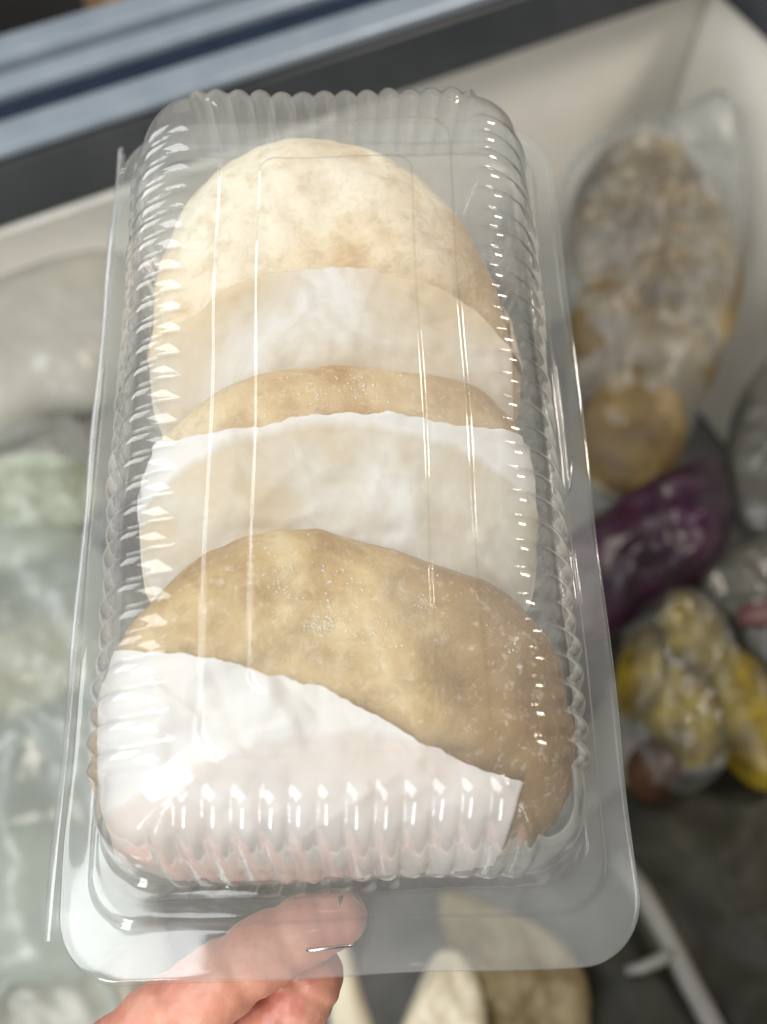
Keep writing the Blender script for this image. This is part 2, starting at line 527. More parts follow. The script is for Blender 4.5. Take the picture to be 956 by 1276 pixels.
def shell(name, profile, mat, parent, nrib_y=28, nrib_x=14, cap=True, sub=3, warp=0.4):
    nx, ny, nc = nrib_x * 10, nrib_y * 10, 14
    prof = np.array(profile, float)
    # densify the profile with a monotone-ish smooth interpolation
    t = np.arange(len(prof))
    tt = np.linspace(0, len(prof) - 1, (len(prof) - 1) * sub + 1)
    dense = np.stack([np.interp(tt, t, prof[:, k]) for k in range(prof.shape[1])], 1)
    ker = np.array([0.25, 0.5, 0.25])
    for _ in range(2):
        d2 = dense.copy()
        for k in range(dense.shape[1]):
            d2[1:-1, k] = np.convolve(dense[:, k], ker, 'valid')
        dense = d2
    rings = []
    for (hx, hy, r, z, a) in dense:
        k = min(1.0, max(0.0, (hx - 53.5) / 4.0))
        p, side, fr = rounded_ring(hx, hy, r, nx, ny, nc, r + 7 * k)
        p[:, 1] = np.where(p[:, 1] > 60, 60 + (p[:, 1] - 60) * (1 - 0.06 * k), p[:, 1])
        p[:, 0] -= 1.3 * min(1.0, max(0.0, (54.5 - hx) / 2.0)) * min(1.0, max(0.0, (hx - 33.0) / 10.0))
        rings.append(np.concatenate([p, np.full((len(p), 1), z)], 1))
    V = np.array(rings)                               # ring, perimeter, xyz
    du = np.roll(V, -1, 1) - np.roll(V, 1, 1)
    dv = np.gradient(V, axis=0)
    n = np.cross(du, dv)
    n /= np.linalg.norm(n, axis=2, keepdims=True) + 1e-9
    if n[len(n) // 2, 5, 0] < 0:
        n = -n
    rib = np.zeros(V.shape[:2])
    for sid, nr, pitch, ax in ((1, nrib_y, 5.55, 1), (2, nrib_x, 5.35, 0)):
        half = nr * pitch / 2
        c = V[:, :, ax]
        lim = np.where(side[None, :] == sid, np.abs(c), 0).max(1, keepdims=True)       # straight part of each ring
        ph = np.abs(np.sin(np.pi * (c + half) / pitch)) ** 0.65
        win = np.clip((half - np.abs(c)) / 1.5, 0, 1) * np.clip((lim + 0.8 - np.abs(c)) / 1.6, 0, 1)
        rv = np.random.RandomState(3 + sid).uniform(0.72, 1.1, 200)
        ph = ph * rv[np.clip(np.floor((c + half) / pitch).astype(int) + 20, 0, 90) + (c[:, :] * 0 + (V[:, :, 1 - ax] > 0) * 100).astype(int)]
        rib = np.where(side[None, :] == sid, ph * win, rib)
    V = V + n * (rib[:, :, None] * dense[:, 4][:, None, None])
    # hand-made unevenness of thin vacuum-formed sheet
    R_, P_ = V.shape[:2]
    x, y = V[..., 0].copy(), V[..., 1].copy()
    V[..., 2] += warp * (np.sin(x * 0.11 + 1.0 + y * 0.05) * np.cos(y * 0.083 + 0.4) + 0.5 * np.sin(x * 0.23 - y * 0.19))
    V[..., 0] += warp * 0.6 * np.sin(y * 0.09 + V[..., 2] * 0.2)
    V[..., 1] += warp * 0.6 * np.sin(x * 0.12 + V[..., 2] * 0.15)
    verts = V.reshape(-1, 3) * MM
    faces = grid_faces(R_, P_, True)
    if cap:
        faces.append(tuple((R_ - 1) * P_ + j for j in range(P_)))
    return mesh_obj(name, verts, faces, mat, parent)


clam = tag(empty('clamshell_container', POSE), 'clear ribbed plastic clamshell box with three filled flatbreads, held up to the camera', 'food container')
lid_profile = [  # half width, half length, corner radius, height, rib depth
    (62.5, 115.6, 14, -0.9, 0), (62.5, 115.6, 14, 0.0, 0), (62.0, 115.1, 13.6, 0.25, 0), (59.5, 111, 12.5, 0.2, 0), (57.0, 106.5, 11.5, 0.2, 0), (56.3, 105.3, 11.2, 0.3, 0),
    (55.6, 104.3, 11, 2.2, 0), (54.9, 103.6, 10.8, 2.6, 0), (53.8, 99.5, 11, 2.5, 0), (52.8, 97.4, 12, 2.6, 0.0), (52.2, 96.6, 12.5, 3.4, 0.35),
    (51.8, 96.0, 12, 7, 1.6), (51.2, 95.2, 11.8, 12, 2.0), (50.4, 94.0, 11.5, 18, 2.1), (49.2, 92.6, 11, 23.5, 2.1), (47.6, 91.0, 10, 28.5, 2.1),
    (45.2, 89.0, 8.5, 33, 2.0), (42.2, 86.6, 7, 36.3, 1.9), (38.6, 84.0, 5.5, 38.6, 1.6), (35.2, 81.6, 4.5, 39.7, 1.1), (32.4, 79.4, 4, 40.0, 0.0),
    (28.6, 76.4, 5, 40.0, 0), (27.6, 75.4, 5.5, 40.05, 0), (27.1, 74.9, 6, 40.8, 0), (26.4, 74.2, 5.6, 40.9, 0), (18.9, 64.4, 4.5, 40.9, 0), (18.2, 63.7, 4.2, 40.9, 0),
    (17.7, 63.2, 4, 41.5, 0), (17.0, 62.5, 3.6, 41.6, 0), (9, 54, 2.5, 41.65, 0), (2, 46, 1.5, 41.65, 0)]
lid = shell('lid', lid_profile, M_LID, clam)
tray_profile = [
    (62.5, 115.6, 14, -0.9, 0), (62.5, 115.6, 14, -1.8, 0), (60, 112, 13, -1.9, 0), (57, 106.5, 11.5, -1.9, 0), (54, 103.2, 10.5, -1.9, 0),
    (53.2, 99.6, 10.5, -2.2, 0), (52.6, 98.6, 11, -5, 0.3), (51.6, 97, 12, -10, 0.9), (50.4, 95, 12.5, -16, 1.1), (49, 92.6, 12.5, -22, 1.0), (46.5, 89.6, 12, -26.0, 0.6),
    (42, 85, 10, -27.2, 0), (30, 72, 8, -26.6, 0), (10, 50, 4, -26.4, 0), (2, 42, 1.5, -26.4, 0)]
tray = shell('tray', tray_profile, M_TRAY, clam)
tray.location = (-0.0008, -0.0003, -0.0006)
tray.rotation_euler = (0.0, 0.0, 0.010)
# living hinge folded along the left long edge
hv, hn = [], 9
ys = np.linspace(-107, 104, 60)
for y in ys:
    for k in range(hn):
        a = math.radians(90 + 180 * k / (hn - 1))
        rr = 1.5 + 0.2 * math.sin(y * 0.12)
        hv.append((-62.3 - 0.010 * (104 - y) * 0.7 + rr * 1.25 * math.cos(a), y, -1.0 + rr * math.sin(a)))
hinge = mesh_obj('hinge', np.array(hv) * MM, grid_faces(len(ys), hn), M_HINGE, clam)


def tube(path, rad, seg=8, caps=True):
    path = [np.array(p, float) for p in path]
    V = []
    up0 = np.array((0.13, 0.2, 1.0))
    for i, p in enumerate(path):
        d = path[min(i + 1, len(path) - 1)] - path[max(i - 1, 0)]
        d /= np.linalg.norm(d) + 1e-12
        a = np.cross(d, up0)
        a /= np.linalg.norm(a) + 1e-12
        b = np.cross(d, a)
        r = rad[i] if hasattr(rad, '__len__') else rad
        for k in range(seg):
            t = 2 * math.pi * k / seg
            V.append(p + r * (a * math.cos(t) + b * math.sin(t)))
    Fc = grid_faces(len(path), seg, True)
    if caps:
        Fc += [tuple(range(seg - 1, -1, -1)), tuple(range((len(path) - 1) * seg, len(path) * seg))]
    return V, Fc


def staple(p, q):
    p, q = np.array((*p, 0.75)), np.array((*q, 0.75))
    path = [p + (0, 0, -3.4), p + (0, 0, -0.4), p + (q - p) * 0.05, p + (q - p) * 0.5 + (0, 0, 0.12), p + (q - p) * 0.95, q + (0, 0, -0.4), q + (0, 0, -3.4)]
    V, Fc = tube(path, 0.32, 8)
    return mesh_obj('staple', np.array(V) * MM, Fc, M_STEEL, clam)


staple(loc(712, 568, 0.5), loc(710, 612, 0.5))
staple(loc(383, 1184, 0.5), loc(440, 1178, 0.5))


# ================================================================== FLATBREADS
def smooth_closed(pts, n=160):
    pts = np.array(pts, float)
    m = len(pts)
    out = []
    for i in range(n):
        u = i / n * m
        k = int(u)
        t = u - k
        p0, p1, p2, p3 = pts[(k - 1) % m], pts[k % m], pts[(k + 1) % m], pts[(k + 2) % m]
        out.append(0.5 * ((2 * p1) + (-p0 + p2) * t + (2 * p0 - 5 * p1 + 4 * p2 - p3) * t * t + (-p0 + 3 * p1 - 3 * p2 + p3) * t ** 3))
    return np.array(out)


class Pillow:
    """A lens-shaped body over a closed outline: z = base(x, y) + thickness profile."""

    def __init__(self, outline, z0, kx, ky, top, bot, a=2.4, b=0.55, bump=0.0, bs=0.05, seed=0.0):
        self.o = smooth_closed(outline)
        self.c = self.o.mean(0)
        sz = np.abs(self.o - self.c).mean()
        self.o = np.array([self.c + (q - self.c) * (1 + 0.018 * fbm(*(q / sz * 4.0), seed, 3)) for q in self.o])
        self.z0, self.kx, self.ky, self.top, self.bot, self.a, self.b = z0, kx, ky, top, bot, a, b
        self.bump, self.bs, self.seed = bump, bs, seed
        self.dents = []
        d = self.o - self.c
        ang = np.arctan2(d[:, 1], d[:, 0])
        k = np.argsort(ang)
        self.ang = np.concatenate([ang[k] - 2 * np.pi, ang[k], ang[k] + 2 * np.pi])
        r = np.hypot(d[:, 0], d[:, 1])[k]
        self.r = np.concatenate([r, r, r])

    def base(self, x, y):
        return self.z0 + self.kx * (x - self.c[0]) + self.ky * (y - self.c[1])

    def surf(self, x, y, side=1, noise=True):
        dx, dy = x - self.c[0], y - self.c[1]
        rad = math.hypot(dx, dy)
        R = float(np.interp(math.atan2(dy, dx), self.ang, self.r))
        rho = rad / R
        z = self.base(x, y)
        if rho < 1:
            h = (1 - rho ** self.a) ** self.b
            w = self.bump * fbm(x * self.bs + self.seed, y * self.bs, self.seed * 1.3, 3) * (1 - rho ** 4) if noise else 0
            if noise and side > 0:
                for (ax, ay, bx_, by_, wd, amp) in self.dents:
                    vx, vy = bx_ - ax, by_ - ay
                    t = min(1, max(0, ((x - ax) * vx + (y - ay) * vy) / (vx * vx + vy * vy + 1e-9)))
                    dd = math.hypot(x - ax - t * vx, y - ay - t * vy)
                    w += amp * math.exp(-(dd / wd) ** 2) * (1 - rho ** 6)
            return z + (self.top * h + w if side > 0 else -self.bot * h)
        return z - (rho - 1) * R * 2.2

    def mesh(self, name, mat, M, unit=MM, parent=None, nr=40, na=160, rough_edge=0.0):
        V, cen = [], None
        prof = np.sin(np.linspace(0, np.pi / 2, nr)) ** 0.9
        zmin = self.base(*self.c) - self.bot
        org = np.array((self.c[0], self.c[1], zmin))
        angs = np.linspace(-np.pi, np.pi, na, endpoint=False)
        R = np.interp(angs, self.ang, self.r)
        for side, pr in ((1, prof), (-1, prof[::-1][1:])):
            for rho in pr:
                for a, r in zip(angs, R):
                    x, y = self.c[0] + math.cos(a) * r * rho * 0.9995, self.c[1] + math.sin(a) * r * rho * 0.9995
                    V.append((x, y, self.surf(x, y, side)))
        rows = 2 * nr - 1
        V = (np.array(V) - org) * unit
        o = mesh_obj(name, V, grid_faces(rows, na, True), mat, parent)
        o.matrix_world = M @ Matrix.Translation(Vector(org * unit))
        return o


def L2(px, py, z):
    return tuple(loc(px, py, z))


P1 = Pillow([L2(188, 470, 8), L2(198, 350, 10), L2(238, 262, 12), L2(300, 208, 14), L2(372, 186, 15), L2(462, 198, 15), L2(548, 250, 14),
             L2(606, 330, 12), L2(642, 420, 10), L2(650, 510, 6), L2(600, 580, 4), L2(420, 610, 2), L2(240, 570, 4)],
            8, 0, 0.16, 19, 16, 2.6, 0.5, 2.4, 0.07, 0.4)
P2 = Pillow([L2(180, 640, 8), L2(205, 560, 12), L2(290, 484, 18), L2(400, 458, 20), L2(520, 463, 20), L2(600, 482, 18), L2(650, 545, 12),
             L2(672, 650, 6), L2(650, 760, 0), L2(560, 840, -4), L2(400, 860, -5), L2(250, 820, -3), L2(190, 740, 3)],
            6, -0.05, 0.33, 20, 16, 2.6, 0.5, 2.2, 0.08, 2.4)
P3 = Pillow([L2(120, 900, 10), L2(165, 790, 14), L2(240, 706, 19), L2(330, 668, 21), L2(420, 668, 22), L2(520, 694, 22), L2(620, 735, 19),
             L2(685, 800, 14), L2(712, 900, 9), L2(705, 990, 3), L2(640, 1062, -2), L2(420, 1085, -6), L2(200, 1080, -4), L2(125, 1010, 3)],
            10.5, 0, 0.28, 22, 18, 3.0, 0.5, 3.2, 0.075, 5.1)
def dent(P, x0, y0, x1, y1, wd, amp):
    P.dents.append((*loc(x0, y0, 28), *loc(x1, y1, 28), wd, amp))


for d in ((400, 270, 430, 310, 9, -2.0), (285, 300, 300, 270, 9, 1.0), (500, 320, 560, 300, 7, 1.0), (350, 235, 480, 235, 5, 0.8), (525, 345, 527, 345, 2.2, 0.9)):
    dent(P1, *d)
for d in ((330, 500, 350, 490, 6, -1.2), (560, 500, 580, 505, 6, -1.0)):
    dent(P2, *d)
for d in ((440, 765, 415, 740, 6, -3.2), (470, 770, 560, 900, 4.5, 2.6), (330, 760, 300, 800, 8, 1.6), (610, 760, 600, 850, 7, -2.8), (640, 880, 690, 930, 6, 1.8),
          (500, 730, 540, 750, 4, -1.8), (380, 820, 430, 835, 5, -2.2), (250, 770, 260, 800, 6, -1.3), (560, 800, 575, 840, 3, -1.2), (350, 700, 400, 705, 4, 1.0)):
    dent(P3, *d)
PL = [P1, P2, P3]
bread_label = ['pale folded flatbread at the far end of the box, its rounded top fully in view',
               'middle folded flatbread, only a narrow tan strip showing above its paper',
               'brownest folded flatbread nearest the hand, frost crystals on its crust']
for i, P in enumerate(PL):
    o = P.mesh('filled_flatbread', M_DOUGH[i], POSE)
    tag(o, bread_label[i], 'flatbread', 'flatbreads in the clear box')


def sleeve(P, edge_px, xl, xr, ybot, mat, label, seed, lift=0.9, right_cut=None, crease=1.1):
    pts = []
    for (px, py) in edge_px:
        z = 25.0
        for _ in range(6):
            q = loc(px, py, z)
            z = P.surf(q[0], q[1], 1, False) + lift
        pts.append(q)
    pts = np.array(pts)
    nc, nr = 150, 110
    rg = random.Random(int(seed * 100))
    folds = []
    for _ in range(22):
        a = rg.uniform(0, math.pi)
        folds.append((math.cos(a), math.sin(a), rg.uniform(-32, 32), rg.uniform(0.8, 3.0), rg.uniform(-0.6, 0.7), rg.uniform(-30, 30), rg.uniform(6, 26)))
    xs = np.linspace(xl, xr, nc)
    yt = np.interp(xs, pts[:, 0], pts[:, 1])
    V = []
    for i in range(nr):
        t = i / (nr - 1)
        for j, x in enumerate(xs):
            xx = x
            if right_cut:
                xx = x + right_cut * t * max(0, (x - xl) / (xr - xl) - 0.5) * 2
            jag = 0.55 * fbm(x * 0.3, seed, 0, 3) + 0.6 * fbm(x * 0.07, seed + 4, 0, 2)
            y = yt[j] + jag + (ybot(xx) - yt[j]) * t
            z = max(P.surf(xx, y, 1, False), P.surf(xx, y, 1, True)) + lift
            w = crease * fbm(xx * 0.055 + seed, y * 0.055, seed, 3) + crease * 0.7 * abs(fbm(xx * 0.10 + 7 + seed, y * 0.03, seed, 2))
            for (ca, sa, cc, wd, am, mc, ml) in folds:
                u = (xx - P.c[0]) * ca + (y - P.c[1]) * sa - cc
                q = -(xx - P.c[0]) * sa + (y - P.c[1]) * ca - mc
                w += crease * am * math.exp(-abs(u) / wd) * math.exp(-(q / ml) ** 2)
            w = max(w, -0.5)
            z += w + 1.3 * math.exp(-t * 14)
            z = max(z, -24 + 0.01 * i)
            V.append((xx, y, z))
    V = np.array(V)
    org = np.array((P.c[0], P.c[1], -24.0))
    o = mesh_obj('paper_sleeve', (V - org) * MM, grid_faces(nr, nc), mat)
    o.matrix_world = POSE @ Matrix.Translation(Vector(org * MM))
    md = o.modifiers.new('thick', 'SOLIDIFY')
    md.thickness = 0.00015
    md.offset = 1
    tag(o, label, 'paper', 'paper sleeves in the clear box')
    return o


def under(P, k):
    def f(x):
        # lower outline of the flatbread at this x, a little beyond it
        ys_ = np.linspace(P.c[1], P.c[1] - 70, 120)
        for y in ys_:
            dx, dy = x - P.c[0], y - P.c[1]
            R = float(np.interp(math.atan2(dy, dx), P.ang, P.r))
            if math.hypot(dx, dy) > R * k:
                return y
        return ys_[-1]
    return f


sleeve(P1, [(186, 455), (196, 440), (235, 400), (290, 362), (340, 345), (420, 336), (520, 354), (590, 390), (640, 446), (650, 470)], -50, 46.5,
       under(P1, 1.03), M_PAPER[0], 'translucent paper sleeve around the far pale flatbread, mostly covered below by the middle one', 1.1)
sleeve(P2, [(176, 596), (186, 574), (210, 556), (260, 543), (330, 532), (384, 521), (480, 520), (560, 530), (640, 547), (672, 570)], -50, 47,
       under(P2, 1.03), M_PAPER[1], 'white paper sleeve across the middle flatbread, its upper edge a nearly straight white band', 3.7)
sleeve(P3, [(112, 850), (135, 822), (165, 813), (235, 819), (330, 841), (400, 858), (450, 882), (490, 906), (530, 932), (600, 962), (655, 980), (700, 990)], -52, 35.5,
       under(P3, 1.04), M_PAPER[2], 'white paper sleeve at the near end of the box with a slanting upper edge', 6.2, crease=1.5, right_cut=-4)


def ray_surf(P, px, py):
    z = 25.0
    for _ in range(8):
        q = loc(px, py, z)
        z = P.surf(q[0], q[1])
    return np.array((q[0], q[1], z))


def frost(P, spots, parent_label, n_each):
    V, Fc = [], []
    for (px, py, sp, cnt) in spots:
        for _ in range(int(cnt * 1.9)):
            c = ray_surf(P, px + random.gauss(0, sp * 1.5), py + random.gauss(0, sp * 1.0))
            s = random.choice((0.1, 0.13, 0.18, 0.24, 0.3, 0.5))
            d = np.array([random.gauss(0, 1) for _ in range(3)])
            d /= np.linalg.norm(d)
            a = np.cross(d, (0.3, 0.5, 0.8))
            a /= np.linalg.norm(a)
            b = np.cross(d, a)
            k = len(V)
            for t in range(4):
                V.append(c + s * 0.55 * (a * math.cos(t * 1.57) + b * math.sin(t * 1.57)) + (0, 0, 0.25))
            V.append(c + d * s * 0.9 + (0, 0, 0.2))
            V.append(c - d * s * 0.7 + (0, 0, 0.2))
            for t in range(4):
                Fc += [(k + t, k + (t + 1) % 4, k + 4), (k + (t + 1) % 4, k + t, k + 5)]
    o = mesh_obj('frost', np.array(V) * MM, Fc, M_FROST, smooth=False, matrix=POSE)
    tag(o, parent_label, 'frost', kind='stuff')


frost(P3, [(410, 768, 14, 60), (392, 778, 7, 40), (345, 728, 14, 34), (372, 720, 20, 16), (455, 770, 18, 26), (480, 790, 10, 20), (525, 752, 8, 18),
           (330, 690, 25, 8), (560, 740, 40, 16), (635, 808, 4, 5), (420, 716, 12, 14), (440, 700, 30, 10), (470, 830, 60, 14)],
      'white ice crystals sprinkled on the brownest flatbread', 1)
frost(P2, [(440, 482, 22, 34), (452, 490, 10, 22), (405, 487, 10, 12), (380, 470, 20, 8), (350, 490, 25, 6), (510, 480, 30, 8)], 'white ice crystals on the tan strip of the middle flatbread', 1)

# ================================================================== HAND
def hand():
    import bmesh
    # joints in clamshell coordinates (mm): behind the flange at the near end
    def J(px, py, z):
        q = loc(px, py, z)
        return np.array((q[0], q[1], z))
    chains = [
        # index finger lying behind the flange, tip to the right against the tray wall
        ([J(60, 1420, -38), J(175, 1300, -20), J(235, 1252, -15), J(300, 1205, -13), J(360, 1168, -12), J(408, 1148, -11.5), J(424, 1143, -11.5)],
         [13, 10.2, 9.2, 8.6, 8.2, 7.2, 6.3]),
        # middle finger curled below it
        ([J(150, 1460, -55), J(270, 1340, -34), J(330, 1290, -28), J(362, 1258, -25), J(385, 1228, -24), J(392, 1215, -24)], [13, 10.0, 8.9, 8.6, 7.8, 7.0]),
        # ring and little finger further back, under the box
        ([J(210, 1520, -66), J(290, 1430, -54), J(340, 1380, -48), J(370, 1340, -46), J(376, 1310, -46)], [12, 9.4, 8.6, 7.8, 6.8]),
        ([J(280, 1560, -74), J(350, 1480, -64), J(390, 1440, -58), J(406, 1410, -55)], [11, 8.4, 7.4, 6.4]),
        # thumb, held away to the left of the palm
        ([J(40, 1620, -60), J(-20, 1520, -44), J(0, 1430, -32), J(50, 1372, -27), J(82, 1340, -26)], [15, 12, 10.6, 9.4, 7.6]),
        # palm and wrist
        ([J(60, 1420, -40), J(110, 1560, -62), J(140, 1760, -72)], [13, 20, 24]),
        ([J(150, 1460, -55), J(170, 1580, -68), J(190, 1760, -74)], [13, 20, 24]),
        ([J(210, 1520, -66), J(240, 1600, -74), J(240, 1760, -78)], [13, 19, 24]),
        ([J(280, 1560, -74), J(270, 1660, -80), J(250, 1760, -80)], [12, 18, 24]),
        ([J(40, 1620, -60), J(90, 1680, -68), J(160, 1780, -74), J(200, 2100, -90)], [16, 22, 25, 27]),
    ]
    V, Fc = [], []
    for pts, rad in chains:
        # resample
        pts = np.array(pts)
        t = np.arange(len(pts))
        tt = np.linspace(0, len(pts) - 1, (len(pts) - 1) * 6 + 1)
        P = np.stack([np.interp(tt, t, pts[:, k]) for k in range(3)], 1)
        R = np.interp(tt, t, rad)
        for _ in range(2):
            P[1:-1] = 0.25 * P[:-2] + 0.5 * P[1:-1] + 0.25 * P[2:]
            R[1:-1] = 0.25 * R[:-2] + 0.5 * R[1:-1] + 0.25 * R[2:]
        for jj in range(6, len(R) - 6, 6):
            R[jj] *= 0.9
            R[jj + 1] *= 0.97
        # rounded ends
        for endi in (0, 1):
            e, prev, r = (P[0], P[1], R[0]) if endi == 0 else (P[-1], P[-2], R[-1])
            d = (e - prev) / np.linalg.norm(e - prev)
            cap = [(e + d * r * math.sin(a), r * math.cos(a)) for a in np.radians((25, 45, 62, 76, 86))]
            cp, cr = np.array([c[0] for c in cap]), np.array([c[1] for c in cap])
            if endi == 0:
                P, R = np.concatenate([cp[::-1], P]), np.concatenate([cr[::-1], R])
            else:
                P, R = np.concatenate([P, cp]), np.concatenate([R, cr])
        v, f = tube(P, R, 20)
        k = len(V)
        V += list(v)
        Fc += [tuple(i + k for i in q) for q in f]
    org = J(190, 1700, -75)
    o = mesh_obj('hand', (np.array(V) - org) * MM, Fc, M_SKIN)
    o.matrix_world = POSE @ Matrix.Translation(Vector(org * MM))
    rm = o.modifiers.new('remesh', 'REMESH')
    rm.mode = 'VOXEL'
    rm.voxel_size = 0.0008
    rm.use_smooth_shade = True
    sm = o.modifiers.new('smooth', 'SMOOTH')
    sm.factor = 0.6
    sm.iterations = 5
    # skin folds at the joints
    tx = bpy.data.textures.new('skin_folds', 'CLOUDS')
    tx.noise_scale = 0.006
    dp = o.modifiers.new('folds', 'DISPLACE')
    dp.texture = tx
    dp.strength = 0.0009
    dp.mid_level = 0.5
    tag(o, 'bare hand gripping the near end of the clear box, fingers seen through the flange', 'hand')
    # nail on the index fingertip
    c = J(436, 1128, -8.0)
    d = J(429, 1131, -6)[:2] - J(395, 1140, -6)[:2]
    d /= np.linalg.norm(d)
    s = np.array((-d[1], d[0]))
    nv = []
    for i in range(9):
        for j in range(9):
            u, w = -1 + i / 4, -1 + j / 4
            sh = 1 - 0.35 * max(0, abs(w) - 0.3) * (1 if u > 0 else 0.6)
            q = c[:2] + d * u * 2.4 * sh + s * (w * 2.3)
            nv.append((q[0], q[1], c[2] + 0.3 - 0.9 * w * w - 1.6 * u))
    nm = mesh_obj('fingernail', (np.array(nv) - org) * MM, grid_faces(9, 9), M_NAIL, o)
    so = nm.modifiers.new('thick', 'SOLIDIFY')
    so.thickness = 0.0006
    so.offset = 0
    return o


hand()

# ================================================================== FROZEN GOODS BEHIND
M_BAG = plastic_film('clear_bag_film', haze=0.12, rough=0.42, spec=0.05, nscale=14, nvar=0.8, bump=0.15, bscale=18, dark=0.7, edge=0.4)
M_BAG3 = plastic_film('thin_clear_film', haze=0.05, rough=0.16, spec=0.05, nscale=18, bump=0.3, bscale=25, dark=0.7)
M_BAG2 = plastic_film('milky_bag_film', haze=0.42, rough=0.3, spec=0.07, nscale=12, nvar=0.6, bump=0.3, bscale=30, haze_col=(0.62, 0.68, 0.63), dark=0.8)
M_BUN = solid('brown_bun', [(0.36, (0.035, 0.02, 0.006)), (0.5, (0.12, 0.078, 0.026)), (0.68, (0.36, 0.27, 0.12))], scale=8, rough=0.6)
M_PURPLE = solid('purple_plastic', [(0.38, (0.008, 0.0012, 0.006)), (0.66, (0.038, 0.002, 0.025))], scale=14, rough=0.4, bump=0.35, bdist=0.004, bscale=20)
M_YELLOW = solid('yellow_fruit', [(0.38, (0.07, 0.045, 0.004)), (0.5, (0.20, 0.14, 0.008)), (0.66, (0.30, 0.22, 0.015))], scale=26, rough=0.4)
M_ORANGE = solid('orange_brown_food', [(0.35, (0.03, 0.010, 0.004)), (0.68, (0.08, 0.035, 0.01))], scale=26, rough=0.45)
M_PALEGREEN = solid('pale_green_food', [(0.35, (0.28, 0.32, 0.22)), (0.52, (0.46, 0.50, 0.40)), (0.68, (0.62, 0.64, 0.54))], scale=24, rough=0.6, bump=0.6, bdist=0.004)
M_CREAM = solid('cream_food', [(0.35, (0.50, 0.44, 0.30)), (0.65, (0.68, 0.63, 0.50))], scale=22, rough=0.6)
M_GREYBAG = solid('grey_plastic_wrap', [(0.35, (0.34, 0.34, 0.29)), (0.65, (0.46, 0.45, 0.40))], scale=9, rough=0.3, bump=0.7, bdist=0.008, bscale=18)
M_SHADEBAG = solid('shaded_plastic_wrap', [(0.35, (0.012, 0.012, 0.008)), (0.65, (0.032, 0.031, 0.021))], scale=8, rough=0.55, bump=0.3, bdist=0.006, bscale=9, spec=0.2)  # the holder's shadow is put into this dark colour
M_GREYDARK = solid('smoky_plastic_wrap', [(0.35, (0.06, 0.06, 0.05)), (0.65, (0.11, 0.105, 0.09))], scale=9, rough=0.3, bump=0.7, bdist=0.008, bscale=18)
M_STRAP = solid('white_strap', [(0.3, (0.12, 0.118, 0.105)), (0.7, (0.17, 0.165, 0.15))], scale=30, rough=0.5)
M_RED = solid('red_print', [(0.3, (0.06, 0.015, 0.015)), (0.7, (0.10, 0.03, 0.03))], scale=60, rough=0.5, bump=0)
M_TAN = solid('tan_food', [(0.35, (0.13, 0.10, 0.04)), (0.65, (0.25, 0.20, 0.11))], scale=20, rough=0.6)


def lump(name, outline_px, z, top, bot, mat, label=None, cat=None, group=None, parent=None, bump=0.01, bs=14, seed=0.0, a=2.6, b=0.5, kx=0, ky=0, nr=22, na=90):
    pts = [tuple(at(px, py, z).xy) for px, py in outline_px]
    P = Pillow(pts, z, kx, ky, top, bot, a, b, bump, bs, seed)
    o = P.mesh(name, mat, Matrix.Identity(4), unit=1.0, nr=nr, na=na)
    if parent is not None:
        mw = o.matrix_world.copy()
        o.parent = parent
        o.matrix_parent_inverse = parent.matrix_world.inverted()
        o.matrix_world = mw
    if label:
        tag(o, label, cat, group)
    return o


def ell(cx, cy, rx, ry, rot=0, n=10):
    r = math.radians(rot)
    return [(cx + rx * math.cos(t) * math.cos(r) - ry * math.sin(t) * math.sin(r), cy + rx * math.cos(t) * math.sin(r) + ry * math.sin(t) * math.cos(r))
            for t in [2 * math.pi * i / n for i in range(n)]]


# bag of brown buns, right
lump('clear_bag', [(698, 235), (760, 185), (850, 160), (885, 145), (915, 190), (922, 300), (900, 430), (850, 560), (790, 620), (735, 600), (715, 470), (700, 340)],
     0.80, 0.055, 0.04, M_BAG, 'long clear plastic bag of brown buns lying in the far right corner', 'bag', bump=0.03, bs=26, ky=0.12)
for k, (cx, cy, rx, ry, rot, lab) in enumerate([
        (795, 285, 88, 96, 10, 'largest pale-topped bun in the upper half of the clear bag'),
        (862, 350, 60, 96, -10, 'brown bun by the right side of the clear bag'),
        (752, 410, 46, 66, 15, 'narrow bun at the left side of the clear bag'),
        (815, 455, 80, 66, -12, 'dark brown bun in the middle of the clear bag'),
        (785, 540, 70, 78, 6, 'yellowish bun at the lower end of the clear bag')]):
    lump('brown_bun', ell(cx, cy, rx, ry, rot), 0.795 - 0.006 * (k > 2), 0.04, 0.035, M_BUN, lab, 'bun', 'buns in the clear bag', seed=k * 1.7, bump=0.012, bs=11, ky=0.12)
# purple pack
lump('purple_pack', [(680, 760), (690, 690), (770, 628), (860, 580), (900, 590), (912, 650), (880, 720), (800, 770), (730, 800)], 0.78, 0.045, 0.04, M_PURPLE,
     'dark purple shiny plastic pack below the bag of buns', 'pack', bump=0.014, bs=22, seed=3)
